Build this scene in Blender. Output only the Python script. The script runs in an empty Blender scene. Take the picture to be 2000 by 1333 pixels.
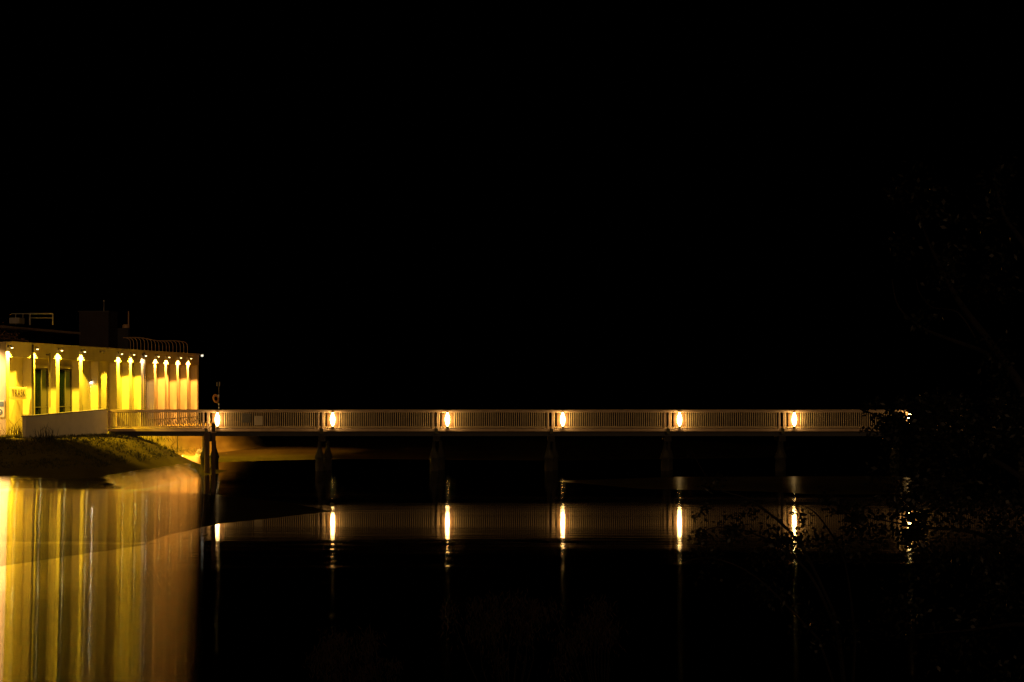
import bpy, math, random
import numpy as np
from mathutils import Vector, Matrix
R = math.radians
random.seed(7)
rng = np.random.default_rng(7)
scene = bpy.context.scene
col = scene.collection

# ------------------------------------------------------------------ camera, sky, light, exposure
CAM_Z, F, HOR = 5.03, 3889.0, 760.0          # eye height (m), focal length and horizon row in photo pixels
cd = bpy.data.cameras.new('camera'); cam = bpy.data.objects.new('camera', cd); col.objects.link(cam)
cam.location = (0, 0, CAM_Z); cam.rotation_euler = (R(90), 0, 0)
cd.sensor_width = 36; cd.lens = 70; cd.shift_y = (HOR - 666.5) / 2000.0
cd.clip_start = 0.5; cd.clip_end = 6000
scene.camera = cam
w = bpy.data.worlds.new("World"); scene.world = w; w.use_nodes = True
nt = w.node_tree; nt.nodes.clear()
sky = nt.nodes.new('ShaderNodeTexSky'); sky.sky_type = 'NISHITA'; sky.sun_disc = False
sky.sun_elevation = R(-8); sky.sun_rotation = R(172)
bg = nt.nodes.new('ShaderNodeBackground'); bg.inputs['Strength'].default_value = 0.0015
wo = nt.nodes.new('ShaderNodeOutputWorld')
nt.links.new(sky.outputs[0], bg.inputs[0]); nt.links.new(bg.outputs[0], wo.inputs[0])
sd = bpy.data.lights.new('town_glow', 'SUN'); sun = bpy.data.objects.new('town_glow', sd); col.objects.link(sun)
sd.energy = 0.21; sd.angle = R(12); sd.color = (1.0, 0.58, 0.27)
sun.rotation_euler = Vector((-0.14, 1.0, -0.12)).to_track_quat('-Z', 'Y').to_euler()   # faint glow of the near shore behind the viewer
scene.view_settings.view_transform = 'Standard'; scene.view_settings.look = 'None'
scene.view_settings.gamma = 1; scene.view_settings.exposure = 0
scene.cycles.max_bounces = 6; scene.cycles.sample_clamp_indirect = 6.0; scene.cycles.sample_clamp_direct = 0
scene.cycles.use_denoising = True

# ------------------------------------------------------------------ helpers
def ground_pt(px, py, z=0.0):
    D = (CAM_Z - z) * F / (py - HOR); return ((px - 1000) * D / F, D)
def at(px, py, D):
    return Vector(((px - 1000) * D / F, D, CAM_Z - (py - HOR) * D / F))

def tag(o, label=None, cat=None, group=None, kind=None):
    if label: o['label'] = label
    if cat: o['category'] = cat
    if group: o['group'] = group
    if kind: o['kind'] = kind
    return o
def empty(name, loc=(0, 0, 0), rz=0.0):
    o = bpy.data.objects.new(name, None); col.objects.link(o)
    o.location = loc; o.rotation_euler = (0, 0, rz); o.empty_display_size = .2
    return o
def copy_tree(o, parent=None):
    c = o.copy(); col.objects.link(c)
    if parent is not None: c.parent = parent
    for ch in list(o.children): copy_tree(ch, c)
    return c

class MB:
    def __init__(s): s.v = []; s.f = []
    def box(s, lo, hi):
        b = len(s.v); x0, y0, z0 = lo; x1, y1, z1 = hi
        s.v += [(x0,y0,z0),(x1,y0,z0),(x1,y1,z0),(x0,y1,z0),(x0,y0,z1),(x1,y0,z1),(x1,y1,z1),(x0,y1,z1)]
        s.f += [tuple(b+i for i in q) for q in ((0,3,2,1),(4,5,6,7),(0,1,5,4),(1,2,6,5),(2,3,7,6),(3,0,4,7))]
        return s
    def beam(s, a, b, wd, ht):
        a = Vector(a); b = Vector(b); d = (b-a).normalized()
        up = Vector((0,0,1)) if abs(d.z) < .9 else Vector((1,0,0))
        sx = d.cross(up).normalized()*wd/2; sz = sx.cross(d).normalized()*ht/2; k = len(s.v)
        for p in (a, b):
            for q in ((-1,-1),(1,-1),(1,1),(-1,1)): s.v.append(tuple(p+sx*q[0]+sz*q[1]))
        s.f += [tuple(k+i for i in q) for q in ((3,2,1,0),(4,5,6,7),(0,1,5,4),(1,2,6,5),(2,3,7,6),(3,0,4,7))]
        return s
    def tube(s, pts, r, n=6, r1=None):
        pts = [Vector(p) for p in pts]; m = len(pts); k = len(s.v)
        prev = None
        for i, p in enumerate(pts):
            d = (pts[min(i+1, m-1)] - pts[max(i-1, 0)]).normalized()
            up = Vector((0,0,1)) if abs(d.z) < .95 else Vector((1,0,0))
            a = d.cross(up).normalized()
            if prev is not None and a.dot(prev) < 0: a = -a
            prev = a; b = d.cross(a).normalized()
            rr = r if r1 is None else r + (r1-r)*i/(m-1)
            for j in range(n):
                t = 2*math.pi*j/n
                s.v.append(tuple(p + a*math.cos(t)*rr + b*math.sin(t)*rr))
        for i in range(m-1):
            for j in range(n):
                j2 = (j+1) % n
                s.f.append((k+i*n+j, k+i*n+j2, k+(i+1)*n+j2, k+(i+1)*n+j))
        s.f.append(tuple(k+j for j in range(n))[::-1]); s.f.append(tuple(k+(m-1)*n+j for j in range(n)))
        return s
    def lathe(s, prof, c=(0,0,0), n=20):
        k = len(s.v); m = len(prof)
        for r, z in prof:
            for j in range(n):
                t = 2*math.pi*j/n; s.v.append((c[0]+r*math.cos(t), c[1]+r*math.sin(t), c[2]+z))
        for i in range(m-1):
            for j in range(n):
                j2 = (j+1) % n; s.f.append((k+i*n+j, k+i*n+j2, k+(i+1)*n+j2, k+(i+1)*n+j))
        s.f.append(tuple(k+j for j in range(n))[::-1]); s.f.append(tuple(k+(m-1)*n+j for j in range(n)))
        return s
    def leaf(s, p, d, up, L, W):
        d = d.normalized(); a = d.cross(up)
        if a.length < 1e-3: a = Vector((1,0,0))
        a = a.normalized()*W/2; k = len(s.v)
        s.v += [tuple(p), tuple(p+d*L*.45+a), tuple(p+d*L), tuple(p+d*L*.45-a)]
        s.f.append((k, k+1, k+2, k+3)); return s
    def build(s, name, mat, parent=None, smooth=False, loc=None):
        me = bpy.data.meshes.new(name); me.from_pydata(s.v, [], s.f); me.update()
        if smooth: me.polygons.foreach_set('use_smooth', [True]*len(me.polygons))
        if mat: me.materials.append(mat)
        o = bpy.data.objects.new(name, me); col.objects.link(o)
        if parent is not None: o.parent = parent
        if loc is not None: o.location = loc
        return o

def bevel(o, wd=.01):
    m = o.modifiers.new('edge', 'BEVEL'); m.width = wd; m.segments = 1; m.limit_method = 'ANGLE'; return o

# ------------------------------------------------------------------ materials
def new_mat(name):
    m = bpy.data.materials.new(name); m.use_nodes = True
    return m, m.node_tree, m.node_tree.nodes['Principled BSDF']
def surf(name, c, rough=.7, var=.25, scale=3.0, metal=0.0, bump=.0, spec=.4, stain=None, stretch=(1,1,1)):
    m, t, p = new_mat(name); n = t.nodes; l = t.links
    p.inputs['Roughness'].default_value = rough; p.inputs['Metallic'].default_value = metal
    p.inputs['Specular IOR Level'].default_value = spec
    tc = n.new('ShaderNodeTexCoord'); mp = n.new('ShaderNodeMapping'); mp.inputs['Scale'].default_value = stretch
    l.new(tc.outputs['Object'], mp.inputs['Vector'])
    nz = n.new('ShaderNodeTexNoise'); nz.inputs['Scale'].default_value = scale; nz.inputs['Detail'].default_value = 6; nz.inputs['Roughness'].default_value = .65
    l.new(mp.outputs[0], nz.inputs['Vector'])
    rp = n.new('ShaderNodeValToRGB'); rp.color_ramp.elements[0].position = .3; rp.color_ramp.elements[1].position = .72
    c2 = stain or tuple(x*(1-var) for x in c)
    rp.color_ramp.elements[0].color = (*c2, 1); rp.color_ramp.elements[1].color = (*c, 1)
    l.new(nz.outputs['Fac'], rp.inputs['Fac']); l.new(rp.outputs['Color'], p.inputs['Base Color'])
    if bump:
        b = n.new('ShaderNodeBump'); b.inputs['Strength'].default_value = bump; b.inputs['Distance'].default_value = .02
        n2 = n.new('ShaderNodeTexNoise'); n2.inputs['Scale'].default_value = scale*8; n2.inputs['Detail'].default_value = 4
        l.new(tc.outputs['Object'], n2.inputs['Vector']); l.new(n2.outputs['Fac'], b.inputs['Height']); l.new(b.outputs[0], p.inputs['Normal'])
    return m
def emit(name, c, s):
    m = bpy.data.materials.new(name); m.use_nodes = True; n = m.node_tree.nodes; n.clear()
    e = n.new('ShaderNodeEmission'); e.inputs[0].default_value = (*c, 1); e.inputs[1].default_value = s
    o = n.new('ShaderNodeOutputMaterial'); m.node_tree.links.new(e.outputs[0], o.inputs[0]); return m

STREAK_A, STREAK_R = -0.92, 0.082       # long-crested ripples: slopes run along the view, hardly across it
def wet(name, base, deep, w_sharp, w_long, sharp_r, bump_s, streak_fade=1.0):
    """Water or wet mud: a soft body colour under two reflections, the still film and boosted long-crested ripple streaks."""
    m = bpy.data.materials.new(name); m.use_nodes = True; t = m.node_tree; n = t.nodes; l = t.links; n.clear()
    out = n.new('ShaderNodeOutputMaterial')
    geo = n.new('ShaderNodeNewGeometry')
    df = n.new('ShaderNodeBsdfDiffuse')
    mp = n.new('ShaderNodeMapping'); mp.inputs['Scale'].default_value = (.25, .12, .3); l.new(geo.outputs['Position'], mp.inputs['Vector'])
    nz = n.new('ShaderNodeTexNoise'); nz.inputs['Scale'].default_value = 1.0; nz.inputs['Detail'].default_value = 8; nz.inputs['Roughness'].default_value = .62
    l.new(mp.outputs[0], nz.inputs['Vector'])
    rp = n.new('ShaderNodeValToRGB'); rp.color_ramp.elements[0].position = .35; rp.color_ramp.elements[1].position = .65
    rp.color_ramp.elements[0].color = (*deep, 1); rp.color_ramp.elements[1].color = (*base, 1)
    l.new(nz.outputs['Fac'], rp.inputs['Fac']); l.new(rp.outputs[0], df.inputs['Color'])
    # ripples: crests lie along X
    mp2 = n.new('ShaderNodeMapping'); mp2.inputs['Scale'].default_value = (.30, 1.6, 1); l.new(geo.outputs['Position'], mp2.inputs['Vector'])
    n2 = n.new('ShaderNodeTexNoise'); n2.inputs['Scale'].default_value = 1.0; n2.inputs['Detail'].default_value = 3; l.new(mp2.outputs[0], n2.inputs['Vector'])
    bp = n.new('ShaderNodeBump'); bp.inputs['Strength'].default_value = 1.0; bp.inputs['Distance'].default_value = bump_s
    l.new(n2.outputs['Fac'], bp.inputs['Height'])
    g1 = n.new('ShaderNodeBsdfAnisotropic'); g1.distribution = 'BECKMANN'; g1.inputs['Roughness'].default_value = sharp_r
    g1.inputs['Anisotropy'].default_value = -.3
    tv = n.new('ShaderNodeCombineXYZ'); tv.inputs[1].default_value = 1.0
    if sharp_r < .2:                       # cat's-paws: patches of film roughened by the breeze
        mp3 = n.new('ShaderNodeMapping'); mp3.inputs['Scale'].default_value = (.045, .22, 1); l.new(geo.outputs['Position'], mp3.inputs['Vector'])
        n3 = n.new('ShaderNodeTexNoise'); n3.inputs['Scale'].default_value = 1.0; n3.inputs['Detail'].default_value = 5; l.new(mp3.outputs[0], n3.inputs['Vector'])
        m3 = n.new('ShaderNodeMapRange'); m3.inputs['From Min'].default_value = .35; m3.inputs['From Max'].default_value = .65
        m3.inputs['To Min'].default_value = sharp_r*.7; m3.inputs['To Max'].default_value = sharp_r*1.75
        l.new(n3.outputs['Fac'], m3.inputs['Value']); l.new(m3.outputs[0], g1.inputs['Roughness'])
    l.new(tv.outputs[0], g1.inputs['Tangent']); l.new(bp.outputs[0], g1.inputs['Normal'])
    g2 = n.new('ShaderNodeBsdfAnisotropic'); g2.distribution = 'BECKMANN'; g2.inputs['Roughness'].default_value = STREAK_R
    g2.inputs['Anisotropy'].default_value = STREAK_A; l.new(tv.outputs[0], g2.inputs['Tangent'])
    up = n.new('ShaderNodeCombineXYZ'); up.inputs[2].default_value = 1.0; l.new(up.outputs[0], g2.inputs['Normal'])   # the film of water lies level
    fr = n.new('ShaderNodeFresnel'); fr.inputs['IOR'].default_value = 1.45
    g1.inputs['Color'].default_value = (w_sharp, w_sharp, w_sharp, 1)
    # streak reflection brightened past real water along the building's shore, masked out elsewhere
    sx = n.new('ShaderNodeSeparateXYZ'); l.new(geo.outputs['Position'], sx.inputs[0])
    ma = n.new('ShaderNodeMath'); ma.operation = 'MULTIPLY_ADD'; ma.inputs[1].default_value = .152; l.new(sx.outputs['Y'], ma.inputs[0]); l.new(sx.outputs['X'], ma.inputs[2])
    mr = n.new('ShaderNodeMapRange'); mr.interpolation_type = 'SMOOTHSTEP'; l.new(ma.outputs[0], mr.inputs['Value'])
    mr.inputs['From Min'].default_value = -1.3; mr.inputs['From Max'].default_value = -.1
    mr.inputs['To Min'].default_value = w_long; mr.inputs['To Max'].default_value = w_long*streak_fade
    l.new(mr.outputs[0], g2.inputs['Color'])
    gm = n.new('ShaderNodeAddShader'); l.new(g1.outputs[0], gm.inputs[0]); l.new(g2.outputs[0], gm.inputs[1])
    mx = n.new('ShaderNodeMixShader'); hz = n.new('ShaderNodeMapRange'); l.new(sx.outputs['Z'], hz.inputs['Value'])      # only ground near the tide line is wet
    hz.inputs['From Min'].default_value = .32; hz.inputs['From Max'].default_value = .6; hz.inputs['To Min'].default_value = 1; hz.inputs['To Max'].default_value = 0
    hm = n.new('ShaderNodeMath'); hm.operation = 'MULTIPLY'; l.new(hz.outputs[0], hm.inputs[0]); l.new(fr.outputs[0], hm.inputs[1]); l.new(hm.outputs[0], mx.inputs['Fac']); l.new(df.outputs[0], mx.inputs[1]); l.new(gm.outputs[0], mx.inputs[2])
    l.new(mx.outputs[0], out.inputs['Surface'])
    return m

M = {}
M['concrete'] = surf('pale_render', (.44,.385,.27), .85, .22, 1.3, bump=.25, stretch=(1,1,.35))
M['coping'] = surf('coping_concrete', (.42,.38,.31), .85, .3, 2.0, bump=.2)
M['roof'] = surf('roof_felt', (.05,.045,.04), .9, .4, 1.0)
M['plant_room'] = surf('dark_cladding', (.05,.035,.03), .8, .4, .8)
M['slab'] = surf('roof_slab_concrete', (.60,.42,.26), .85, .3, 2)
M['halo_backplate'] = surf('amber_halo_lamp_plate', (.13,.068,.022), .6, .4, 6)  # brown chosen so the plate reads as the lamp's amber glow
M['dark_metal'] = surf('dark_painted_metal', (.05,.045,.04), .5, .3, 4)
M['pale_metal'] = surf('galvanised_metal', (.42,.38,.32), .5, .25, 5)
M['hoop'] = surf('rusty_hoop_steel', (.62,.38,.18), .55, .4, 6)
M['rail'] = surf('weathered_pale_rail_paint', (.60,.43,.28), .6, .35, 2.5, bump=.1)
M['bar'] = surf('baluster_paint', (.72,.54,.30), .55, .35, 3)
M['far_bar'] = surf('shaded_far_baluster_paint', (.17,.12,.07), .6, .4, 3)  # same paint as the near bars, darkened to stand for shade
M['fascia'] = surf('weathered_edge_beam', (.70,.50,.33), .75, .35, 1.6, bump=.2)
M['deck'] = surf('deck_boards', (.25,.19,.13), .8, .4, 3, stretch=(6,1,1))
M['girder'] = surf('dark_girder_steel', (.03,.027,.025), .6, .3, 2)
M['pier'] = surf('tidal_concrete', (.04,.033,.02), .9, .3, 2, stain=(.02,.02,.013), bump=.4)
M['wood'] = surf('tarred_pile_wood', (.16,.10,.06), .85, .5, 5, bump=.4, stretch=(4,4,.4))
M['cream'] = surf('cream_wall_paint', (.82,.74,.60), .7, .15, 1.5)
M['sign'] = surf('cream_sign_board', (.68,.58,.42), .6, .12, 4)
M['mesh_panel'] = surf('grey_notice_panel', (.20,.18,.15), .7, .3, 6)
M['ink'] = surf('dark_lettering', (.012,.010,.008), .6, .1, 5)
M['blue'] = surf('faded_blue_band', (.10,.16,.22), .6, .2, 5)
M['white'] = surf('white_paint', (.78,.76,.70), .5, .1, 5)
M['buoy'] = surf('orange_lifebuoy_shell', (.75,.33,.06), .5, .2, 6)
M['rock'] = surf('shore_rock', (.24,.21,.15), .9, .5, 4, bump=.5)
M['leaf'] = surf('night_leaves', (.014,.013,.005), .5, .45, 2)
M['leaf_red'] = surf('russet_roof_leaves', (.55,.30,.13), .5, .6, 3)
M['bark'] = surf('bark', (.018,.011,.007), .9, .5, 6, bump=.4)
M['dry'] = surf('dry_brown_seed_heads', (.05,.028,.014), .9, .4, 5)
M['grass'] = surf('night_grass', (.09,.09,.025), .7, .5, .7)
M['glass'] = None
m, t, p = new_mat('dark_green_glass'); p.inputs['Base Color'].default_value = (.003,.006,.003,1); p.inputs['Roughness'].default_value = .12; M['glass'] = m
M['lens_y'] = emit('yellow_lamp_lens', (1,.80,.30), 9)
M['lens_o'] = emit('amber_lamp_lens', (1,.68,.22), 9)
M['lens_w'] = emit('small_white_lens', (1,.80,.5), 8)
M['core'] = emit('bridge_lamp_tube', (1,.60,.20), 58)
M['shade'] = emit('bridge_lamp_frosted_glass', (1,.58,.16), 4.5)
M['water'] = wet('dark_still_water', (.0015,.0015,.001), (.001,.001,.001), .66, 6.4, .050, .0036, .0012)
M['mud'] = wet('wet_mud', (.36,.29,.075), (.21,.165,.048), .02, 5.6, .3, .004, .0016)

# ------------------------------------------------------------------ terrain and water
UX, UY = .1084, .9941            # direction of the long facade on plan
P0 = (-30.3, 118.0); FL = 44.26
def t_of(px): return ((px-1000)*118+30.3*F)/(4.8*F-44*(px-1000))
T0 = t_of(12)
C0 = (P0[0]+4.8*T0, P0[1]+44*T0)
def s_of(px): return FL*(t_of(px)-T0)      # metres along the facade from its near corner
GZ = 2.25

def poly_sdf(X, Y, poly):
    """Signed distance, positive inside."""
    d = np.full(X.shape, 1e9); inside = np.zeros(X.shape, bool); n = len(poly)
    for i in range(n):
        ax, ay = poly[i]; bx, by = poly[(i+1) % n]
        ex, ey = bx-ax, by-ay; L = ex*ex+ey*ey+1e-9
        tt = np.clip(((X-ax)*ex+(Y-ay)*ey)/L, 0, 1)
        d = np.minimum(d, np.hypot(X-ax-tt*ex, Y-ay-tt*ey))
        c = ((ay > Y) != (by > Y)) & (X < (bx-ax)*(Y-ay)/(by-ay+1e-12)+ax)
        inside ^= c
    return np.where(inside, d, -d)
def noise2(X, Y, s, seed):
    r = np.random.default_rng(seed); out = np.zeros(X.shape)
    for k in range(10):
        a = r.uniform(0, 2*math.pi); f = r.uniform(.5, 2.2)/s; ph = r.uniform(0, 6.28)
        out += np.sin((X*math.cos(a)+Y*math.sin(a))*f*2*math.pi/3+ph)
    return out/10
G = lambda *pts: [ground_pt(x, y) for x, y in pts]
MUD = [
    (G((-260,1150),(0,1108),(200,1078),(388,1050),(419,1045.5),(405,1043),(300,1062),(120,1055),(-20,1040),(-260,1040)), .06, 4.),   # near spit
    (G((-260,1080),(120,1062),(285,1060),(340,1044),(430,1024),(540,1012),(655,999),(610,990),(540,979),(420,966),(300,957),(150,953),(-260,955)), .08, 4.),  # tongue
    (G((120,950),(230,944),(300,936),(312,905),(395,905),(480,901.5),(560,899),(700,897),(900,899),(1100,900),(1500,894),(1560,872),(1300,858),(600,857),(470,865),(500,871.5),(450,878),(405,884.5),(330,894),(310,902),(290,900),(230,862),(120,862)), .14, 9.),   # far bank
    (G((1080,940),(1300,932),(1750,930),(1900,945),(1760,966),(1600,966),(1480,960),(1250,955)), .12, 4.),
]
xs = np.arange(-80, 80.01, .5)
ys = np.concatenate([np.arange(-6, 40, 1.0), np.arange(40, 130, .5), np.arange(130, 240, 1.0), np.arange(240, 420, 6.0)])
X, Y = np.meshgrid(xs, ys)
Z = np.full(X.shape, -.5)
nzs = noise2(X, Y, 3.0, 1)*.55 + noise2(X, Y, 9.0, 2)*.9
for poly, h, wd in MUD:
    d = poly_sdf(X, Y, poly) + nzs*.25*np.clip((Y-45)/60, .1, 1)
    z = np.where(d > 0, h*(1-np.exp(-d/wd*2.2)), np.maximum(d*.12, -.5))
    Z = np.maximum(Z, z)
# bank under the building and the ramp
off = (X-P0[0])*UY - (Y-P0[1])*UX          # distance out from the facade plane
e0 = np.interp(Y, [100, 122, 136, 170], [5.6, 5.6, 1.2, 1.2]); wdt = np.interp(Y, [100, 122, 136, 170], [8., 7., 1.6, 1.6])
s1 = 1-(off-e0)/wdt; s2 = 1-(110-Y)/12.5 + nzs*.05; s3 = 1-(Y-172)/4
s = np.clip(np.minimum(np.minimum(s1, s2), s3), -.2, 1)
bank = np.where(s > 0, GZ*(s*s*(3-2*s)) , s*2)
Z = np.maximum(Z, bank)
# near bank under the viewer
nb = np.clip((31+nzs*1.2+np.clip(X-5, 0, 12)*.35-Y)*.105, -.5, 3.1)
Z = np.maximum(Z, nb)
Z += np.where(Z > 0, noise2(X, Y, 1.6, 5)*np.where(Z > .4, .03, .0015), 0)
ny, nx = X.shape
verts = np.stack([X, Y, Z], -1).reshape(-1, 3)
idx = np.arange(nx*ny).reshape(ny, nx)
faces = np.stack([idx[:-1,:-1], idx[:-1,1:], idx[1:,1:], idx[1:,:-1]], -1).reshape(-1, 4)
me = bpy.data.meshes.new('mudflat'); me.from_pydata(verts.tolist(), [], faces.tolist()); me.update()
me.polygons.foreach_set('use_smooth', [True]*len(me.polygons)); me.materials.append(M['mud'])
mud = bpy.data.objects.new('mudflat', me); col.objects.link(mud); tag(mud, kind='structure')
def ground_z(x, y):
    i = int(np.clip(np.searchsorted(ys, y)-1, 0, ny-2)); j = int(np.clip((x+80)/.5, 0, nx-2))
    fy = (y-ys[i])/(ys[i+1]-ys[i]); fx = (x-xs[j])/.5
    return float((Z[i,j]*(1-fx)+Z[i,j+1]*fx)*(1-fy)+(Z[i+1,j]*(1-fx)+Z[i+1,j+1]*fx)*fy)
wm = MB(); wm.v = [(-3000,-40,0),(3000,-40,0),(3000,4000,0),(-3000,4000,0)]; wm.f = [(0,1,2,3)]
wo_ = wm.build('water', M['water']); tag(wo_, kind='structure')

# ------------------------------------------------------------------ building
ang = math.atan2(UY, UX)
bld = empty('building', (C0[0], C0[1], GZ), ang)
tag(bld, 'long flat-roofed concrete building with lit upright fins above the mudbank', 'building')
L = s_of(388); ZT = 7.82-GZ; ZF = 6.95-GZ
REC = .55
b = MB(); b.box((.5, REC, -.6), (L, 13, ZT-.12)); b.build('wall', M['concrete'], bld)
b = MB(); b.box((0, 0, -.6), (.497, 13, ZT+.03)); bevel(b.build('end_wall', M['concrete'], bld), .02)
b = MB(); b.box((.5, 0, ZF), (s_of(280), REC-.003, ZT)); b.build('fascia', M['concrete'], bld)
b = MB(); b.box((s_of(282), -.02, ZF), (L, REC-.003, ZT-.02)); b.build('fascia', M['concrete'], bld)
b = MB(); b.box((.5, -.05, ZT+.003), (L+.05, .4, ZT+.07)); b.build('coping', M['coping'], bld)
b = MB(); b.box((.5, .41, ZT-.11), (L, 13, ZT-.05)); b.build('roof', M['roof'], bld)
FINS = [15, 65, 113, 158, 195, 231, 255, 278, 303, 324, 347, 367]
for px in FINS + [386]:
    s = s_of(px); wd = .62 if px < 300 else .5
    x0, x1 = (s-wd*.55, s+wd*.45) if px != 386 else (L-.4, L)
    b = MB(); b.box((max(x0, .5), .0, -.6), (x1, REC-.003, ZF-.003)); bevel(b.build('fin', M['concrete'], bld), .015)
# glazed bays
for a, c in ((65, 113), (113, 158)):
    xa, xb = s_of(a)+.42, s_of(c)-.5; zt = 6.34-GZ
    b = MB(); b.box((xa, REC-.09, .15), (xa+.07, REC-.002, zt)); b.box((xb-.07, REC-.09, .15), (xb, REC-.002, zt))
    b.box((xa+.07, REC-.09, zt-.07), (xb-.07, REC-.002, zt)); b.box((xa+.07, REC-.09, .15), (xb-.07, REC-.002, .22))
    fr = b.build('window', M['dark_metal'], bld)
    b = MB(); b.box((xa+.07, REC-.05, .22), (xb-.07, REC-.003, zt-.07)); b.build('pane', M['glass'], fr)
    b = MB()
    for q in (.33, .66): xm = xa+(xb-xa)*q; b.box((xm-.025, REC-.085, .22), (xm+.025, REC-.052, zt-.07))
    b.box((xa+.07, REC-.08, 1.6), (xb-.07, REC-.053, 1.65)); b.build('mullion', M['dark_metal'], fr)
    b = MB(); b.box((xa, REC-.14, zt+.02), (xb, REC-.002, zt+.18)); b.build('lintel', M['concrete'], bld)
# small vents on the wall
for px, py in ((165, 797), (284, 795)):
    s = s_of(px)+.6; D = C0[1]+UY*s; z = CAM_Z-(py-HOR)*D/F-GZ
    b = MB(); b.box((s-.55, REC-.06, z-.25), (s+.55, REC-.002, z+.2)); b.build('vent', M['mesh_panel'], bld)
b = MB(); sx = s_of(280.6); b.tube([(sx, -.06, -.3), (sx, -.06, ZT-.1)], .045, 8); b.build('downpipe', M['dark_metal'], bld)
sx = s_of(90); b = MB(); b.tube([(sx, -.25, 1.6), (sx, -.25, ZF+.35)], .035, 8); b.box((sx-.04, -.25, ZF+.2), (sx+.04, -.003, ZF+.28)); b.build('cable_duct', M['dark_metal'], bld)
sx = s_of(62); b = MB(); b.tube([(sx, -.07, -.3), (sx, -.07, ZT-.05)], .07, 8); b.build('downpipe', M['dark_metal'], bld)
# roof structures
def rb(pxa, pxb, ya, yb, D, depth, mat, name, parent=bld):
    """A roof box seen between photo rows and columns at distance D, set square to the building."""
    A = at(pxa, yb, D); B = at(pxb, ya, D)
    inv = Matrix.Rotation(-ang, 3, 'Z'); a = inv @ (A-Vector((C0[0], C0[1], GZ)))
    return A, B
def local(p): return Matrix.Rotation(-ang, 3, 'Z') @ (Vector(p)-Vector((C0[0], C0[1], GZ)))
# plant room: near slab roof on recessed dark walls
def x_at(px, y):
    lo, hi = 0., 60.
    for _ in range(50):
        mid = (lo+hi)/2; p = Matrix.Rotation(ang, 3, 'Z') @ Vector((mid, y, 0)) + Vector((C0[0], C0[1], 0))
        if 1000+p.x*F/p.y < px: lo = mid
        else: hi = mid
    return lo
xe = x_at(157, 3.4)
b = MB(); b.box((2.0, 5.0, ZT-.05), (xe-1.2, 12.5, ZT+1.12)); b.build('plant_room', M['roof'], bld)
b = MB(); b.box((1.2, 3.4, ZT+1.123), (xe, 12.8, ZT+1.28)); b.build('plant_room_roof', M['slab'], bld)
y1 = 4.0; x1 = x_at(212, y1); D1 = C0[1]+UY*x1; zt1 = CAM_Z+(760-607)*D1/F-GZ
b = MB(); b.box((x1-.01, y1, ZT-.05), (x1+2.2, y1+2.3, zt1-.08)); b.build('lift_tower', M['plant_room'], bld)
b = MB(); b.box((x1-.08, y1-.08, zt1-.077), (x1+2.3, y1+2.4, zt1)); b.build('tower_coping', M['dark_metal'], bld)
x2 = x_at(254, 3.2); D2 = C0[1]+UY*x2; zt2 = CAM_Z+(760-641)*D2/F-GZ
b = MB(); b.box((x1+2.4, 3.2, ZT-.05), (x2, 5.5, zt2)); b.build('plant_room', M['roof'], bld)
xp = x_at(251, 3.6); b = MB(); b.tube([(xp, 3.6, zt2-.02), (xp, 3.6, CAM_Z+(760-607)*D2/F-GZ)], .055, 8); b.build('vent_pipe', M['hoop'], bld)
b = MB(); b.lathe([(.28,0),(.28,.22),(.2,.3)], (xp-.35, 3.7, zt2+.003), 12); b.build('vent_cowl', M['hoop'], bld)
p2 = local(at(203, 590, D1+1)); b = MB(); b.tube([(p2.x, p2.y, zt1-.01), p2], .03, 6, .015); b.lathe([(.01,0),(.07,.03),(.07,.1),(.01,.13)], p2, 10); b.build('aerial', M['pale_metal'], bld)
# open pipe frame on the plant room roof
b = MB(); q0 = local(at(58, 640, 127)); q1 = local(at(103, 640, 127)); zb = ZT+1.283; zt_ = local(at(80, 613, 127)).z
bk = Vector((0, 1.2, 0)); dr = (q1-q0); dr.z = 0
A = Vector((q0.x, q0.y, zb)); B_ = Vector((q1.x, q1.y, zb)); A2 = A.copy(); A2.z = zt_; B2 = B_.copy(); B2.z = zt_
b.tube([A, A2], .045); b.tube([B_, B2], .045); b.tube([A2, B2], .045); b.tube([A+(A2-A)*.62, B_+(B2-B_)*.62], .025)
for k in (.18, .5, .82): b.tube([A+dr*k+bk, A2+dr*k+bk], .03)
b.tube([A2+bk, B2+bk], .035); b.tube([A2, A2+bk], .035); b.tube([B2, B2+bk], .035)
b.build('pipe_frame', M['pale_metal'], bld)
for k, (xa, xb, yy, zz_) in enumerate(((1.5, 9.0, 3.2, .55), (2.0, 12.0, 3.0, .30), (1.3, 6.0, 2.8, .75))):
    b = MB(); b.tube([(xa, yy, ZT-.05), (xa, yy, ZT+zz_), (xa+.1, yy, ZT+zz_+.08), (xb, yy, ZT+zz_+.08), (xb+.1, yy, ZT+zz_), (xb+.1, yy, ZT-.05)], .05, 7); b.build('roof_pipe', M['hoop'], bld)
# hooped safety rail along the roof edge
hoops = MB()
rail_pts = []
for px in [int(268+6.9*k) for k in range(17)]:
    D0 = C0[1]+UY*s_of(min(px, 386)); s = s_of(min(px, 386)); y0 = .5
    h = 1.0 + .06*math.sin(px*.09)
    hb = MB(); pts = [(s, y0, ZT-.05), (s, y0, ZT+h*.55), (s, y0+.04, ZT+h*.78), (s, y0+.16, ZT+h*.92), (s, y0+.34, ZT+h*.99), (s, y0+.55, ZT+h)]
    hb.tube(pts, .03, 6); hb.build('hoop', M['hoop'], bld); rail_pts.append((s, y0+.55, ZT+h))
hb = MB(); hb.tube(rail_pts, .025, 6); hb.build('hoop_rail', M['hoop'], bld)

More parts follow.
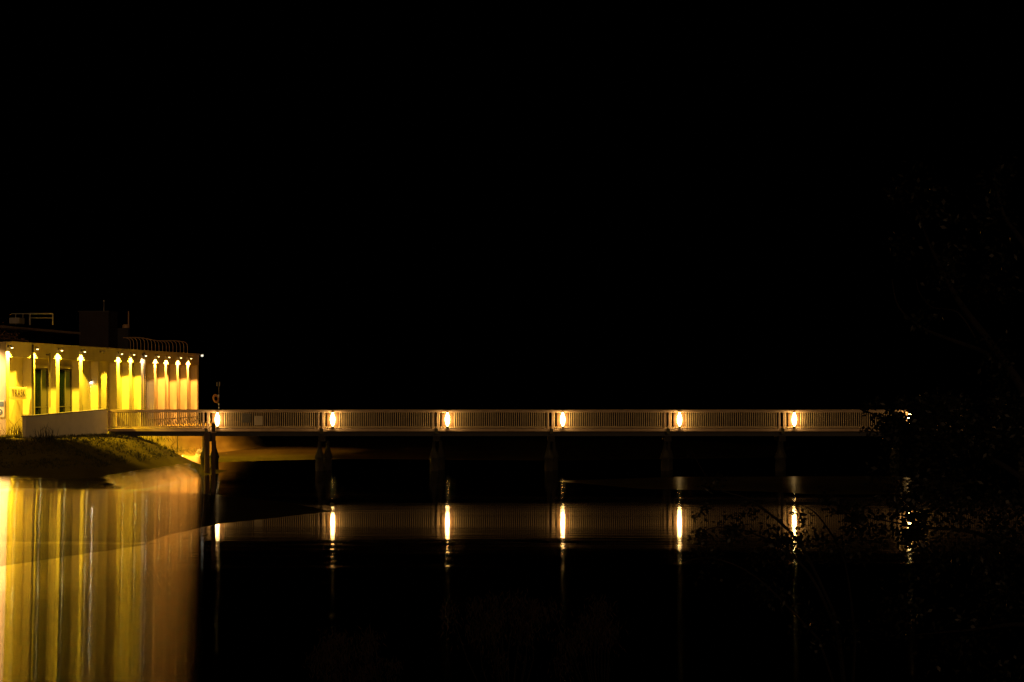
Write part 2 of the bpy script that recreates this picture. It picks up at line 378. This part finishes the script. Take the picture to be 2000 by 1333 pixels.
# pale box unit and trough of russet plants on the roof
def on_building(name, x, y, z): 
    p = Matrix.Rotation(ang, 3, 'Z') @ Vector((x, y, z)) + Vector((C0[0], C0[1], GZ)); return empty(name, p, ang)
q = local(at(33, 637, 126)); ac = on_building('air_unit', q.x, q.y, ZT+1.284)
tag(ac, 'pale boxy air unit on the slab roof beside the pipe frame', 'air unit')
b = MB(); b.box((-.5, -.33, .05), (.5, .33, .42)); bevel(b.build('casing', M['pale_metal'], ac), .03)
for fx in (-.4, .4): b = MB(); b.box((fx-.05, -.3, 0), (fx+.05, .3, .048)); b.build('foot_rail', M['dark_metal'], ac)
pl = on_building('planter', 2.6, 1.3, ZT-.048)
tag(pl, 'long roof planter of straggling russet foliage above the near corner', 'planter')
b = MB(); b.box((-2.6, 0, 0), (4.2, .7, .3)); b.build('trough', M['dark_metal'], pl)
b = MB()
for k in range(900):
    p = Vector((random.uniform(-2.6, 4.1), random.uniform(-.1, .9), .25+abs(random.gauss(0, .38))))
    if noise2(np.array([p.x*2.2]), np.array([p.z*3]), 1.0, 11)[0] < -.05: continue
    d = Vector((random.uniform(-1, 1), random.uniform(-1, 1), random.uniform(-.6, .8)))
    b.leaf(p, d, Vector((random.random(), random.random(), 1)), random.uniform(.08, .17), random.uniform(.05, .09))
b.build('foliage', M['leaf_red'], pl)
b = MB()
for k in range(40):
    x = random.uniform(-2.4, 4); b.tube([(x, .35, .2), (x+random.uniform(-.2,.2), .3+random.uniform(-.2,.2), .6), (x+random.uniform(-.4,.4), .3+random.uniform(-.3,.3), random.uniform(.7,1.1))], .012, 4, .004)
b.build('stem', M['bark'], pl)

# wall lamps over the fins
def wall_lamp(px, zz, colr, lens, energy, label, y=0., small=False, size=125):
    s = s_of(px); r = on_building('wall_lamp', s, y, zz-GZ)
    tag(r, label, 'wall lamp', 'lamps along the fin tops of the building')
    b = MB(); b.box((-.05, -.05, .02), (.05, -.003, .16)); b.beam((0, -.05, .13), (0, -.27, .13), .05, .04); b.build('bracket', M['dark_metal'], r)
    b = MB(); b.lathe([(.03, .15), (.07, .13), (.09, .05), (.095, .0)][::-1], (0, -.27, 0), 14); b.build('hood', M['pale_metal'], r, True)
    b = MB(); b.lathe([(.03, -.04), (.06, -.025), (.07, -.002)], (0, -.27, 0), 14); b.build('lens', lens, r, True)
    ld = bpy.data.lights.new('wall_lamp_light', 'SPOT'); ld.energy = energy; ld.color = colr
    ld.spot_size = R(size); ld.spot_blend = .13; ld.shadow_soft_size = .07
    lo = bpy.data.objects.new('wall_lamp_light', ld); col.objects.link(lo); lo.parent = r
    lo.location = (0, -.27, -.075); lo.rotation_euler = (R(-2), 0, 0)
    return r
YEL, ORA = (1, .615, .024), (1, .40, .06)
E = 5900
lampset = [
    (15, 7.50, YEL, 'lens_y', E*1.2, 'yellow wall lamp nearest the building corner with the arrow sign'),
    (65, 7.50, YEL, 'lens_y', E, 'yellow wall lamp above the fin before the first dark window'),
    (113, 7.50, YEL, 'lens_y', E, 'yellow wall lamp above the fin between the two dark windows'),
    (158, 7.50, YEL, 'lens_y', E, 'yellow wall lamp above the fin just past the second dark window'),
    (231, 7.50, YEL, 'lens_y', E, 'yellow wall lamp above the fin next past the unlit lamp'),
    (255, 7.50, YEL, 'lens_y', E*.8, 'yellow wall lamp nearest the dim white lamp'),
    (278, 7.46, (1, .68, .3), 'lens_w', E*.09, 'dim whitish wall lamp where the yellow lamps turn to amber'),
    (303, 7.46, ORA, 'lens_o', E*.62, 'amber wall lamp first past the dim white lamp'),
    (324, 7.46, ORA, 'lens_o', E*.62, 'second amber wall lamp past the dim white lamp'),
    (347, 7.46, ORA, 'lens_o', E*.62, 'third amber wall lamp, one short of the far end'),
    (367, 7.46, ORA, 'lens_o', E*.62, 'amber wall lamp nearest the far end of the building'),
]
for a in lampset: wall_lamp(a[0], a[1], a[2], M[a[3]], a[4], a[5])
r = wall_lamp(195, 7.50, YEL, M['dark_metal'], 0, 'unlit dark wall lamp on the fin between lit yellow ones')
for ch in list(r.children):
    if ch.type == 'LIGHT': bpy.data.objects.remove(ch)
# lamp on the end wall, beside the corner, and the low bulkhead lamp in the plain bay
r = empty('wall_lamp', Matrix.Rotation(ang, 3, 'Z') @ Vector((0, 2.4, 5.0)) + Vector((C0[0], C0[1], GZ)), ang - math.pi/2)
tag(r, 'wall lamp on the end wall round the building corner', 'wall lamp', 'lamps along the fin tops of the building')
b = MB(); b.box((-.05, -.05, .02), (.05, -.003, .16)); b.beam((0, -.05, .13), (0, -.27, .13), .05, .04); b.build('bracket', M['dark_metal'], r)
b = MB(); b.lathe([(.03, .15), (.07, .13), (.09, .05), (.095, .0)][::-1], (0, -.27, 0), 14); b.build('hood', M['pale_metal'], r, True)
b = MB(); b.lathe([(.03, -.04), (.06, -.025), (.07, -.002)], (0, -.27, 0), 14); b.build('lens', M['lens_o'], r, True)
ld = bpy.data.lights.new('wall_lamp_light', 'SPOT'); ld.spot_size = R(150); ld.spot_blend = .4; ld.energy = 5200; ld.color = (1, .56, .20); ld.shadow_soft_size = .1
lo = bpy.data.objects.new('wall_lamp_light', ld); col.objects.link(lo); lo.parent = r; lo.location = (0, -1.1, -.1); lo.rotation_euler = (R(48), 0, 0)
s = s_of(190)+.3; bk = on_building('bulkhead_lamp', s, REC-.002, 5.52-GZ)
tag(bk, 'small white bulkhead lamp low on the plain bay below the unlit lamp', 'wall lamp')
b = MB(); b.box((-.22, -.1, -.03), (.22, 0, .1)); b.build('housing', M['pale_metal'], bk)
b = MB(); b.box((-.2, -.13, -.07), (.2, -.02, -.032)); b.build('lens', emit('bulkhead_lens', (1,.9,.7), 22), bk)
ld = bpy.data.lights.new('bulkhead_light', 'SPOT'); ld.energy = 700; ld.color = (1, .8, .3); ld.spot_size = R(150); ld.spot_blend = .4; ld.shadow_soft_size = .1
lo = bpy.data.objects.new('bulkhead_light', ld); col.objects.link(lo); lo.parent = bk; lo.location = (0, -.2, -.1)
# security camera at the far corner
cm = on_building('security_camera', L+.02, -.02, ZT-.12)
tag(cm, 'small pale camera on an arm at the far roof corner of the building', 'camera')
b = MB(); b.beam((-.05, -.1, .1), (.35, -.16, .16), .05, .05); b.build('arm', M['dark_metal'], cm)
b = MB(); b.box((.24, -.26, -.04), (.42, -.1, .13)); b.build('body', emit('camera_body_glow', (1,.9,.7), 1.1), cm)  # whole body emits: its lit look is put into the colour

# signs on the building
def on_wall(px, py): 
    s = s_of(px); D = C0[1]+UY*s; return s, CAM_Z-(py-HOR)*D/F-GZ
s0, zt = on_wall(17.5, 757); s1, _ = on_wall(51, 757); zb = on_wall(34, 781)[1]
sg = on_building('wall_sign', (s0+s1)/2, -.06, zb)
tag(sg, 'pale name board with dark capital letters in the bay beside the corner', 'sign')
hw = (s1-s0)/2-.04; hh = zt-zb
b = MB(); b.box((-hw, 0, 0), (hw, .05, hh)); bevel(b.build('board', M['sign'], sg), .01)
for fx in (-hw+.25, hw-.25): b = MB(); b.box((fx-.04, .052, .1), (fx+.04, REC+.05, .2)); b.build('bracket', M['dark_metal'], sg)
fc = bpy.data.curves.new('lettering', 'FONT'); fc.body = 'TRASK'; fc.align_x = 'CENTER'; fc.size = .62; fc.extrude = .006; fc.offset = -.004; fc.space_character = 1.12
fo = bpy.data.objects.new('lettering_curve', fc); col.objects.link(fo)
bpy.context.view_layer.update()
tm = bpy.data.meshes.new_from_object(fo.evaluated_get(bpy.context.evaluated_depsgraph_get())); bpy.data.objects.remove(fo)
tm.name = 'lettering'; tm.materials.clear(); tm.materials.append(M['ink'])
vs = np.array([v.co for v in tm.vertices]); wx = vs[:,0].max()-vs[:,0].min()
to = bpy.data.objects.new('lettering', tm); col.objects.link(to); to.parent = sg
to.rotation_euler = (R(90), 0, 0); to.location = (0, -.008, hh*.24); to.scale = (hw*2*.8/wx, 1.05, 1)
# arrow sign on the end wall
asn = empty('arrow_sign', Matrix.Rotation(ang, 3, 'Z') @ Vector((-.004, .36, 3.2-.0)) + Vector((C0[0], C0[1], GZ)), ang-math.pi/2)
tag(asn, 'notice with a faded blue band and white up arrow on the end wall', 'sign')
asn.location.z = CAM_Z-(815-HOR)*119/F
b = MB(); b.box((-.5, -.03, 0), (.26, 0, 1.0)); b.build('board', M['sign'], asn)
b = MB(); b.box((-.48, -.04, .62), (.22, -.032, .92)); b.build('band', M['blue'], asn)
b = MB(); b.lathe([(.20, 0), (.20, .01)], (0, 0, 0), 20); o = b.build('roundel', M['blue'], asn); o.rotation_euler = (R(90), 0, 0); o.location = (-.05, -.032, .3)
b = MB(); b.v = [(-.11,0,.0),(0,0,.16),(.11,0,.0),(.045,0,.0),(.045,0,-.15),(-.045,0,-.15),(-.045,0,.0)]; b.f = [(0,2,1),(6,5,4,3)]
b.v += [(x, -.008, z) for x, y, z in b.v]; b.f += [(7,8,9),(13,10,11,12)]
for i in range(7): j = (i+1) % 7; b.f.append((i, j, j+7, i+7))
o = b.build('arrow', M['white'], asn); o.location = (-.05, -.044, .3)

# ------------------------------------------------------------------ ramp wall
W0, W1 = at(50, 815, 112), at(210, 801, 121.5)
dv = Vector((W1.x-W0.x, W1.y-W0.y, 0)); ln = dv.length; wa = math.atan2(dv.y, dv.x)
rw = empty('ramp_wall', (W0.x, W0.y, 1.9), wa)
tag(rw, 'cream parapet wall sloping up the bank to the end of the footbridge', 'wall')
b = MB(); z0, z1 = W0.z-1.9, W1.z-1.9
b.v = [(0,0,0),(ln,0,0),(ln,.22,0),(0,.22,0),(0,0,z0),(ln,0,z1),(ln,.22,z1),(0,.22,z0)]
b.f = [(0,3,2,1),(4,5,6,7),(0,1,5,4),(1,2,6,5),(2,3,7,6),(3,0,4,7)]; bevel(b.build('wall_panel', M['cream'], rw), .02)
b = MB(); b.beam((-.04,.11,z0+.035), (ln+.0,.11,z1+.035), .3, .06); b.build('coping', M['coping'], rw)

# ------------------------------------------------------------------ footbridge
BY = 121.5; XL, XR = (210-1000)*BY/F, 40.0; WID = 2.5
pxX = lambda px: (px-1000)*BY/F
br = empty('footbridge', (XL, BY, 0))
tag(br, 'long level footbridge with slatted railings crossing the water to the trees', 'footbridge')
LX = XR-XL
zz = lambda py: CAM_Z-(py-HOR)*BY/F
ZR1, ZR0, ZK, ZFT, ZFB = zz(801), zz(806), zz(835.5), zz(837.8), zz(843)
b = MB(); b.box((0, .003, ZFB), (LX, .16, ZFT)); bevel(b.build('edge_beam', M['fascia'], br), .01)
b = MB(); b.box((0, WID-.16, ZFB), (LX, WID, ZFT)); b.build('edge_beam', M['fascia'], br)
b = MB(); b.box((0, .163, ZFB+.05), (LX, WID-.163, ZFT-.02)); b.build('deck', M['deck'], br)
for yy in (.55, WID-.55):
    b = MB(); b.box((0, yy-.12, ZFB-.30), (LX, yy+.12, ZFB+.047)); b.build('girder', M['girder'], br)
for yy in (.08, WID-.08):
    b = MB(); b.box((0, yy-.06, ZR0), (LX, yy+.06, ZR1)); bevel(b.build('handrail', M['rail'], br), .02)
    b = MB(); b.box((0, yy-.025, ZK-.01), (LX, yy+.025, ZK+.04)); b.build('bottom_rail', M['bar'], br)
lamps_px = [425, 650, 874, 1099, 1327, 1551, 1776]
joints = [lp-28 for lp in lamps_px] + [2001]
posts = []
for jp in joints:
    for dx in (0., .27):
        posts.append(pxX(jp)-XL+dx)
posts += [.08]
for yy in (.08, WID-.08):
    for x in posts:
        b = MB(); b.box((x-.045, yy-.05, ZFT+.002), (x+.045, yy+.05, ZR0-.002)); b.build('post', M['rail'], br)
ends = [.08]+[pxX(j)-XL for j in joints]+[LX-.1]
lampX = [pxX(l)-XL for l in lamps_px]
for yy in (.08, WID-.08):
    for a, c in zip(ends[:-1], ends[1:]):
        a2 = a+.27 if a > .1 else a
        b = MB(); x = a2+.1
        while x < c-.07:
            if yy < 1 and b.v and any(abs(x-q) < .40 for q in lampX):
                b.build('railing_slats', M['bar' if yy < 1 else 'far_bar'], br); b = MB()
            if not (yy < 1 and any(abs(x-q) < .40 for q in lampX)):
                j = random.uniform(-.004, .004)
                b.box((x-.025+j, yy-.02, ZK+.042), (x+.025+j, yy+.02, ZR0-.002))
            x += .131
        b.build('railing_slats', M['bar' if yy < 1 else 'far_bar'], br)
# cross frames under the deck and bearing plates
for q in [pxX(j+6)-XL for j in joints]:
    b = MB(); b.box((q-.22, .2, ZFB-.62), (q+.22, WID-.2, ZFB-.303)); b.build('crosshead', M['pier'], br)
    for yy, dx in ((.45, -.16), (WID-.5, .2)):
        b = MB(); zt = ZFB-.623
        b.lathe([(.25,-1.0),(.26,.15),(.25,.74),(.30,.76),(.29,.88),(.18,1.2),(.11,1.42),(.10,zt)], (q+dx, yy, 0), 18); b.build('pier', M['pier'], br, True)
    b = MB(); b.box((q-.1, -.03, ZFB-.16), (q+.1, 0, ZFT+.01)); b.build('joint_plate', M['pier'], br)

# bridge lamps
first = None
texts = ['bridge lamp at the shore end beside the lifebuoy post', 'bridge lamp above the pier nearest the cream notice board',
         'bridge lamp third out from the building, above a pier', 'bridge lamp fourth out from the building, above the third pier',
         'bridge lamp fifth out from the building', 'bridge lamp last in the open before the dark tree',
         'bridge lamp half hidden by the leaves of the dark tree']
LZ = zz(820)
for i, (lp, tx) in enumerate(zip(lamps_px, texts)):
    if first is None:
        r = first = empty('bridge_lamp', (pxX(lp), BY, ZK))
        h = LZ-ZK
        b = MB(); b.lathe([(.10, 0.0), (.10, .05), (.05, .07), (.05, h-.38)], (0, -.10, 0), 14); b.beam((0, -.1, .03), (0, .1, .03), .12, .05); b.build('base', M['dark_metal'], r)
        b = MB(); b.lathe([(.04, h-.40), (.07, h-.30), (.12, h-.16), (.14, h), (.12, h+.16), (.07, h+.30), (.04, h+.42)], (0, -.10, 0), 18); sh = b.build('diffuser', M['core'], r, True)
        b = MB(); b.box((-.36, .10, .02), (.36, .14, ZR0-ZK-.02)); bevel(b.build('halo_backplate', M['halo_backplate'], r), .01)  # plate added behind the lamp to show a halo of glow
        b = MB(); b.lathe([(.10, h+.425), (.10, h+.455), (.03, h+.475)], (0, -.10, 0), 14); b.build('cap', M['dark_metal'], r)
    else:
        r = copy_tree(first); r.location = (pxX(lp), BY, ZK)
    tag(r, tx, 'lamp', 'lamps along the footbridge')
# notice panels on the near railing
for (xa, ya, xb_, yb_), mt, lb in (((472,808,490,826), 'mesh_panel', 'grey notice board fixed to the bridge railing beside the cream one'),
                                   ((496.5,813,512.5,831), 'sign', 'square cream notice board fixed to the bridge railing')):
    r = empty('notice_board', (pxX((xa+xb_)/2), BY-.0, zz(yb_)))
    tag(r, lb, 'sign')
    hw = (xb_-xa)/2*BY/F; hh = (yb_-ya)*BY/F
    b = MB(); b.box((-hw, .0, 0), (hw, .03, hh)); bevel(b.build('board', M[mt], r), .008)
    b = MB(); b.box((-hw+.05, .032, hh*.2), (hw-.05, .056, hh*.2+.04)); b.box((-hw+.05, .032, hh*.8), (hw-.05, .056, hh*.8+.04)); b.build('clip', M['pale_metal'], r)

# mast with lifebuoy at the shore end of the bridge
mx, my = pxX(425.5), BY+.45
ms = empty('signal_mast', (mx, my, ZFT-.02)); tag(ms, 'slim dark mast with white bands standing on the bridge beside the lifebuoy', 'mast')
b = MB(); b.tube([(0,0,0), (0,0,zz(745)-ZFT)], .035, 10); b.lathe([(.12,0),(.12,.03),(.05,.05)], (0,0,0), 12); b.build('pole', M['dark_metal'], ms)
for py in (790, 796.5): b = MB(); z = zz(py)-ZFT; b.lathe([(.055, z-.05), (.055, z+.06)], (0,0,0), 10); b.build('band', M['white'], ms)
z = zz(750)-ZFT
for dx in (-.11, .05): b = MB(); b.box((dx-.02, -.06, z-.13), (dx+.02, -.04, z+.13)); b.build('top_strip', M['pale_metal'], ms)
b = MB(); b.beam((-.13, -.037, z), (.07, -.037, z), .006, .04); b.build('cross_bar', M['dark_metal'], ms)
lb = empty('lifebuoy', (mx-.17, my-.08, zz(779))); tag(lb, 'orange lifebuoy hung askew on the mast above the bridge railing', 'lifebuoy')
b = MB(); n, k = 28, 10
for i in range(n):
    A = 2*math.pi*i/n
    for j in range(k):
        B = 2*math.pi*j/k; rr = .19+.07*math.cos(B); b.v.append((rr*math.cos(A)*.72, .06*math.sin(B), rr*math.sin(A)*1.1))
for i in range(n):
    for j in range(k): b.f.append((i*k+j, ((i+1)%n)*k+j, ((i+1)%n)*k+(j+1)%k, i*k+(j+1)%k))
o = b.build('ring', M['buoy'], lb, True); o.rotation_euler = (0, R(-14), R(12))
b = MB(); b.box((.10, -.03, .05), (.2, .05, .24)); bevel(b.build('bracket', M['white'], lb), .02)

# mooring pile before the bridge
q = at(417, 826, 97); mp_ = empty('mooring_pile', (q.x, q.y, -.6)); tag(mp_, 'tall square timber mooring pile standing in the water before the bridge', 'pile')
b = MB(); b.box((-.085, -.085, 0), (.085, .085, q.z+.6)); bevel(b.build('shaft', M['wood'], mp_), .02)
b = MB(); b.box((-.11, -.11, q.z+.6-.5), (.11, .11, q.z+.6-.44)); b.build('iron_band', M['hoop'], mp_)
q = at(404, 845, 118); mp2 = empty('mooring_pile', (q.x, q.y, -.6)); tag(mp2, 'short round dark pile close under the shore end of the bridge', 'pile')
b = MB(); b.lathe([(.17,0),(.16,q.z+.5),(.10,q.z+.6)], (0,0,0), 12); b.build('shaft', M['wood'], mp2, True)

# lower ramp railing below the bridge, in front of the building
rr = empty('ramp_railing', (0,0,0)); tag(rr, 'low slanting handrail with leaning bars between the bridge and the lit fins', 'railing')
pa, pb = at(288, 821, 139), at(392, 814, 142); rr.location = (pa.x, pa.y, 0)
dv = pb-pa; za, zb_ = pa.z, pb.z
b = MB(); b.tube([(0,0,za), (dv.x,dv.y,zb_)], .035, 6); b.build('handrail', M['dark_metal'], rr)
b = MB(); b.tube([(0.4,0.1,za-.95), (dv.x+.4,dv.y+.1,zb_-.95)], .03, 6); b.build('bottom_rail', M['dark_metal'], rr)
b = MB()
for i in range(19):
    f = (i+.5)/19; b.tube([(dv.x*f, dv.y*f, za+(zb_-za)*f), (dv.x*f+.4, dv.y*f+.1, za+(zb_-za)*f-.95)], .022, 5)
b.build('railing_slats', M['dark_metal'], rr)
for f in (0.02, .5, .98):
    b = MB(); x, y = dv.x*f+.2, dv.y*f+.05; gz = ground_z(rr.location.x+x, rr.location.y+y)
    b.tube([(x,y,gz-.3), (x,y,za-.5)], .03, 6); b.build('post', M['dark_metal'], rr)

# ------------------------------------------------------------------ shore rocks, grass, bushes
def rock(px, py, r, label, sq=(1,1,.6), seed=0):
    x, y = ground_pt(px, py, .1); rd = random.Random(seed)
    b = MB(); n, m = 12, 7
    for i in range(m+1):
        th = math.pi*i/m
        for j in range(n):
            ph = 2*math.pi*j/n; k = 1+.18*math.sin(3*ph+seed)+.12*rd.uniform(-1,1)
            b.v.append((r*k*math.sin(th)*math.cos(ph)*sq[0], r*k*math.sin(th)*math.sin(ph)*sq[1], r*k*math.cos(th)*sq[2]))
    for i in range(m):
        for j in range(n): b.f.append((i*n+j, (i+1)*n+j, (i+1)*n+(j+1)%n, i*n+(j+1)%n))
    o = b.build('rock', M['rock'], None, True, (x, y, max(ground_z(x, y), 0)+r*sq[2]*.35)); tag(o, label, 'rock', 'rocks on the tidal shore')
rock(393, 886, .42, 'pale rounded rock on the mud edge beside the pile under the bridge', (1.1,1,.62), 1)
rock(415, 890, .22, 'small dark rock next to the pale rounded rock', (1,1,.7), 2)
rock(118, 858, .30, 'stone at the foot of the ramp wall', (1,1,.8), 4)
rock(56, 866, .34, 'stone at the foot of the building corner, near the bare bush', (1.2,1,.6), 5)
rock(206, 858, .40, 'squarish stone under the end of the ramp wall', (1,1,.9), 6)
rock(648, 982, .10, 'wet pebble catching lamplight at the tip of the mud tongue', (1,1,.7), 8)

b = MB(); cnt = 0
while cnt < 5200:
    x = random.uniform(-34, -17); y = random.uniform(101, 137); gz = ground_z(x, y)
    if gz < .9: continue
    o_ = (x-P0[0])*UY-(y-P0[1])*UX
    if o_ < .6: continue
    cl = noise2(np.array([x]), np.array([y]), 1.1, 21)[0]
    if cl < -.12 and random.random() < .8: continue
    h = random.uniform(.06, .2)*(1.6 if cl > .2 else 1)
    for k in range(3):
        d = Vector((random.gauss(0,.5), random.gauss(0,.5), 1.0)); b.leaf(Vector((x+random.gauss(0,.05), y+random.gauss(0,.05), gz-.01)), d, Vector((random.gauss(0,1),random.gauss(0,1),.1)), h, .03)
    cnt += 1
g = b.build('grass', M['grass']); tag(g, kind='stuff')
# fringe of lit weeds hanging under the bridge end
def weed(name, p, wd, h, n, label, cat, grp=None, mat='grass', lean=.5):
    r = empty(name, p); tag(r, label, cat, grp)
    b = MB()
    for k in range(n):
        x = random.gauss(0, wd*.4); y = random.gauss(0, wd*.3)
        d = Vector((random.gauss(0, lean), random.gauss(0, lean), 1)); b.leaf(Vector((x, y, -.02)), d, Vector((random.gauss(0,1), random.gauss(0,1), .1)), h*random.uniform(.4, 1), .022)
    b.build('foliage', M[mat], r)
    for k in range(6):
        x = random.gauss(0, wd*.25); b = MB(); b.tube([(x,0,-.05), (x+random.gauss(0,.1), random.gauss(0,.1), h*.6), (x+random.gauss(0,.25), random.gauss(0,.2), h*random.uniform(.8,1.1))], .015, 4, .005); b.build('stem', M['bark'], r)
    return r
for px, py, h, tx in ((252, 856, .9, 'grassy clump under the bridge end nearest the ramp wall'), (284, 857, .8, 'grassy clump under the bridge between two others'), (318, 858, .7, 'grassy clump under the bridge farthest from the ramp wall')):
    D = 126; q = at(px, py, D); gz = ground_z(q.x, D); weed('weed_clump', (q.x, D, gz), 2.6, h, 160, tx, 'plant', 'weed clumps under the bridge end')
q = at(36, 850, 114); weed('bush', (q.x, 114, ground_z(q.x, 114)), 1.3, 1.2, 160, 'sparse pale bush against the wall under the name board', 'bush', mat='dry', lean=.35)
q = at(84, 858, 108.5); weed('bush', (q.x, 108.5, ground_z(q.x, 108.5)), 0.8, 1.0, 60, 'thin dark twiggy bush before the ramp wall', 'bush', mat='leaf', lean=.3)

# ------------------------------------------------------------------ trees and bushes near the viewer
def plant(name, base, limbs, clusters, label, cat, leaf='leaf', lsize=(.05,.1), wood='bark', group=None, trunk=None):
    r = empty(name, base); tag(r, label, cat, group); B0 = Vector(base)
    if trunk:
        b = MB(); b.tube([Vector(p)-B0 for p in trunk[0]], trunk[1], 9, trunk[2]); b.build('trunk', M[wood], r, True)
    for pts, r0, r1 in limbs:
        b = MB(); b.tube([Vector(p)-B0 for p in pts], r0, 6, r1); b.build('limb' if trunk else 'stem', M[wood], r, True)
    b = MB()
    for c, rad, n in clusters:
        c = Vector(c)-B0
        subs = [c+Vector((random.gauss(0,.5), random.gauss(0,.5), random.gauss(0,.5)))*rad for _ in range(max(3, n//45))]
        for k in range(n):
            s = random.choice(subs)
            p = s+Vector((random.gauss(0,.26), random.gauss(0,.26), random.gauss(0,.22)))*rad
            d = Vector((random.gauss(0,1), random.gauss(0,1), random.gauss(-.35,.7)))
            b.leaf(p, d, Vector((random.gauss(0,1), random.gauss(0,1), random.gauss(0,1))), random.uniform(*lsize), random.uniform(*lsize)*.55)
    b.build('crown' if trunk else 'foliage', M[leaf], r)
    return r
def path(D, *pts, wob=.25):
    out = [at(x, y, D+random.uniform(-wob, wob)) for x, y in pts]
    fine = []
    for i in range(len(out)-1):
        p0 = out[max(i-1,0)]; p1 = out[i]; p2 = out[i+1]; p3 = out[min(i+2, len(out)-1)]
        for k in range(4):
            t = k/4; fine.append(.5*((2*p1)+(p2-p0)*t+(2*p0-5*p1+4*p2-p3)*t*t+(3*p1-p0-3*p2+p3)*t*t*t))
    fine.append(out[-1]); return fine
DT = 25.0
tb = at(2110, 1400, DT); tbase = (tb.x, DT, ground_z(tb.x, DT)-.1)
trunk = [tbase]+path(DT, (2095,1250), (2070,1050), (2040,900), (2012,800))
limbs = [
    (path(DT, (2012,800),(1985,740),(1930,665),(1880,600),(1845,540),(1812,470),(1790,410)), .07, .008),
    (path(DT, (2012,800),(1970,735),(1925,690),(1860,665),(1800,640),(1755,600),(1742,545)), .045, .006),
    (path(DT, (1905,660),(1870,610),(1820,600),(1795,570),(1790,545)), .012, .004),
    (path(DT, (2060,1000),(1990,930),(1900,880),(1800,850),(1720,815),(1680,800)), .05, .006),
    (path(DT, (2040,900),(1960,850),(1870,815),(1790,800)), .04, .006),
    (path(DT, (2012,800),(2030,650),(2010,500),(1960,420),(1940,330)), .07, .01),
    (path(DT, (2080,1150),(2000,1080),(1900,1040),(1800,1030),(1690,1010)), .05, .006),
    (path(DT, (2095,1250),(2000,1220),(1900,1230),(1790,1240)), .045, .006),
]
cl = []
for x, y, rp, n in [(1760,395,45,60),(1830,380,50,80),(1800,430,50,90),(1850,490,70,160),(1900,540,80,170),(1960,440,80,190),(1930,350,60,100),(1980,560,80,200),(1745,470,25,20),
                    (1990,690,60,130),(1720,812,34,90),(1690,802,20,40),(1700,838,16,30),(1745,830,32,380),(1752,806,24,260),(1768,800,22,60),(1768,850,34,330),(1808,810,34,330),(1812,845,36,480),(1850,815,40,560),(1860,850,40,500),(1905,815,45,560),(1910,855,45,460),(1955,810,45,560),(1960,850,50,460),(2005,815,50,560),(2010,860,50,400),(1985,770,60,260),(1990,812,22,420),(1950,806,22,420),(1900,806,20,380),(1850,806,20,380),(1800,806,18,320),(1762,842,14,200),(1735,840,10,90),
                    (1760,900,55,190),(1850,930,90,300),(1950,960,90,300),(1720,960,60,160),(1640,985,40,150),(1690,1040,45,240),(1740,1010,45,300),(1850,1000,60,420),(1920,1020,60,420),(1985,1010,60,420),(1785,1000,30,330),(1800,960,26,220),(1790,1045,30,260),(1690,1010,50,120),(1800,1030,90,220),(1900,1080,110,280),(1980,1100,100,260),(1850,1180,90,200),(1960,1230,100,330),(1770,1240,80,130),(1900,1290,100,200)]:
    cl.append((at(x, y, DT+random.uniform(-.6,.6)), rp*DT/F*1.0, n))
plant('tree', tbase, limbs, cl, 'dark leafy tree with bare curved limbs hiding the far end of the bridge', 'tree', trunk=(trunk, .15, .075))
DS = 27.5
sb = at(1660, 1430, DS); sbase = (sb.x, DS, ground_z(sb.x, DS)-.05)
stems = [([sbase]+path(DS, (1640,1250),(1580,1120),(1490,1050),(1400,1030),(1350,1055)), .03, .004),
         ([sbase]+path(DS, (1630,1200),(1560,1060),(1470,980),(1395,950),(1345,870)), .028, .004),
         ([sbase]+path(DS, (1670,1250),(1650,1100),(1600,1010),(1560,985)), .025, .004),
         ([sbase]+path(DS, (1600,1250),(1480,1130),(1390,1090),(1330,1100)), .022, .004)]
cl = [(at(x, y, DS+random.uniform(-.3,.3)), rp*DS/F, n) for x, y, rp, n in [(1345,880,16,16),(1385,960,30,50),(1370,1000,22,45),(1368,1050,30,70),(1420,1040,50,160),(1470,1030,55,200),(1520,1050,55,200),(1575,1040,45,160),(1600,1065,40,110),(1560,1000,22,30),(1460,985,40,70),(1500,1110,70,140),(1600,1150,80,150),(1430,1100,50,90),(1640,1220,80,130)]]
plant('shrub', sbase, stems, cl, 'wide dark shrub leaning over the two brightest lamp reflections', 'shrub')
# dry seed-headed shrubs at the water's edge
def dry_shrub(px, py, wpx, hpx, D, label):
    top = at(px, py, D); base = (top.x+.25, D, ground_z(top.x+.25, D)-.05)
    r = empty('dry_shrub', base); tag(r, label, 'shrub', 'dry shrubs on the near bank'); B0 = Vector(base)
    b = MB(); wv = wpx*D/F; hv = hpx*D/F; c = top-B0
    tips = [Vector((c.x+random.gauss(0,.33)*wv, random.gauss(0,.25)*wv, c.z-abs(random.gauss(0,.35))*hv)) for _ in range(16)]
    for tp in tips:
        mid = tp*.55+Vector((random.gauss(0,.06), random.gauss(0,.06), .1)); b.tube([(0,0,0), mid, tp], .012, 5, .004)
    b.build('stem', M['bark'], r)
    b = MB()
    for tp in tips:
        for k in range(120):
            p = tp+Vector((random.gauss(0,.07), random.gauss(0,.07), -abs(random.gauss(0,.16))))
            d = Vector((random.gauss(.15,.35), random.gauss(0,.35), random.choice((-1,-1,.6)))); b.leaf(p, d, Vector((random.gauss(0,1),random.gauss(0,1),.1)), random.uniform(.05,.12), .012)
    b.build('seed_head', M['dry'], r)
dry_shrub(690, 1225, 110, 150, 24.5, 'dry brown seed-headed shrub below the bridge lamp nearest the cream board')
dry_shrub(955, 1160, 110, 160, 24.5, 'dry brown seed-headed shrub growing tallest in the middle of the near bank')
dry_shrub(1140, 1165, 90, 150, 26.0, 'dry brown seed-headed shrub closest to the wide leaning shrub')
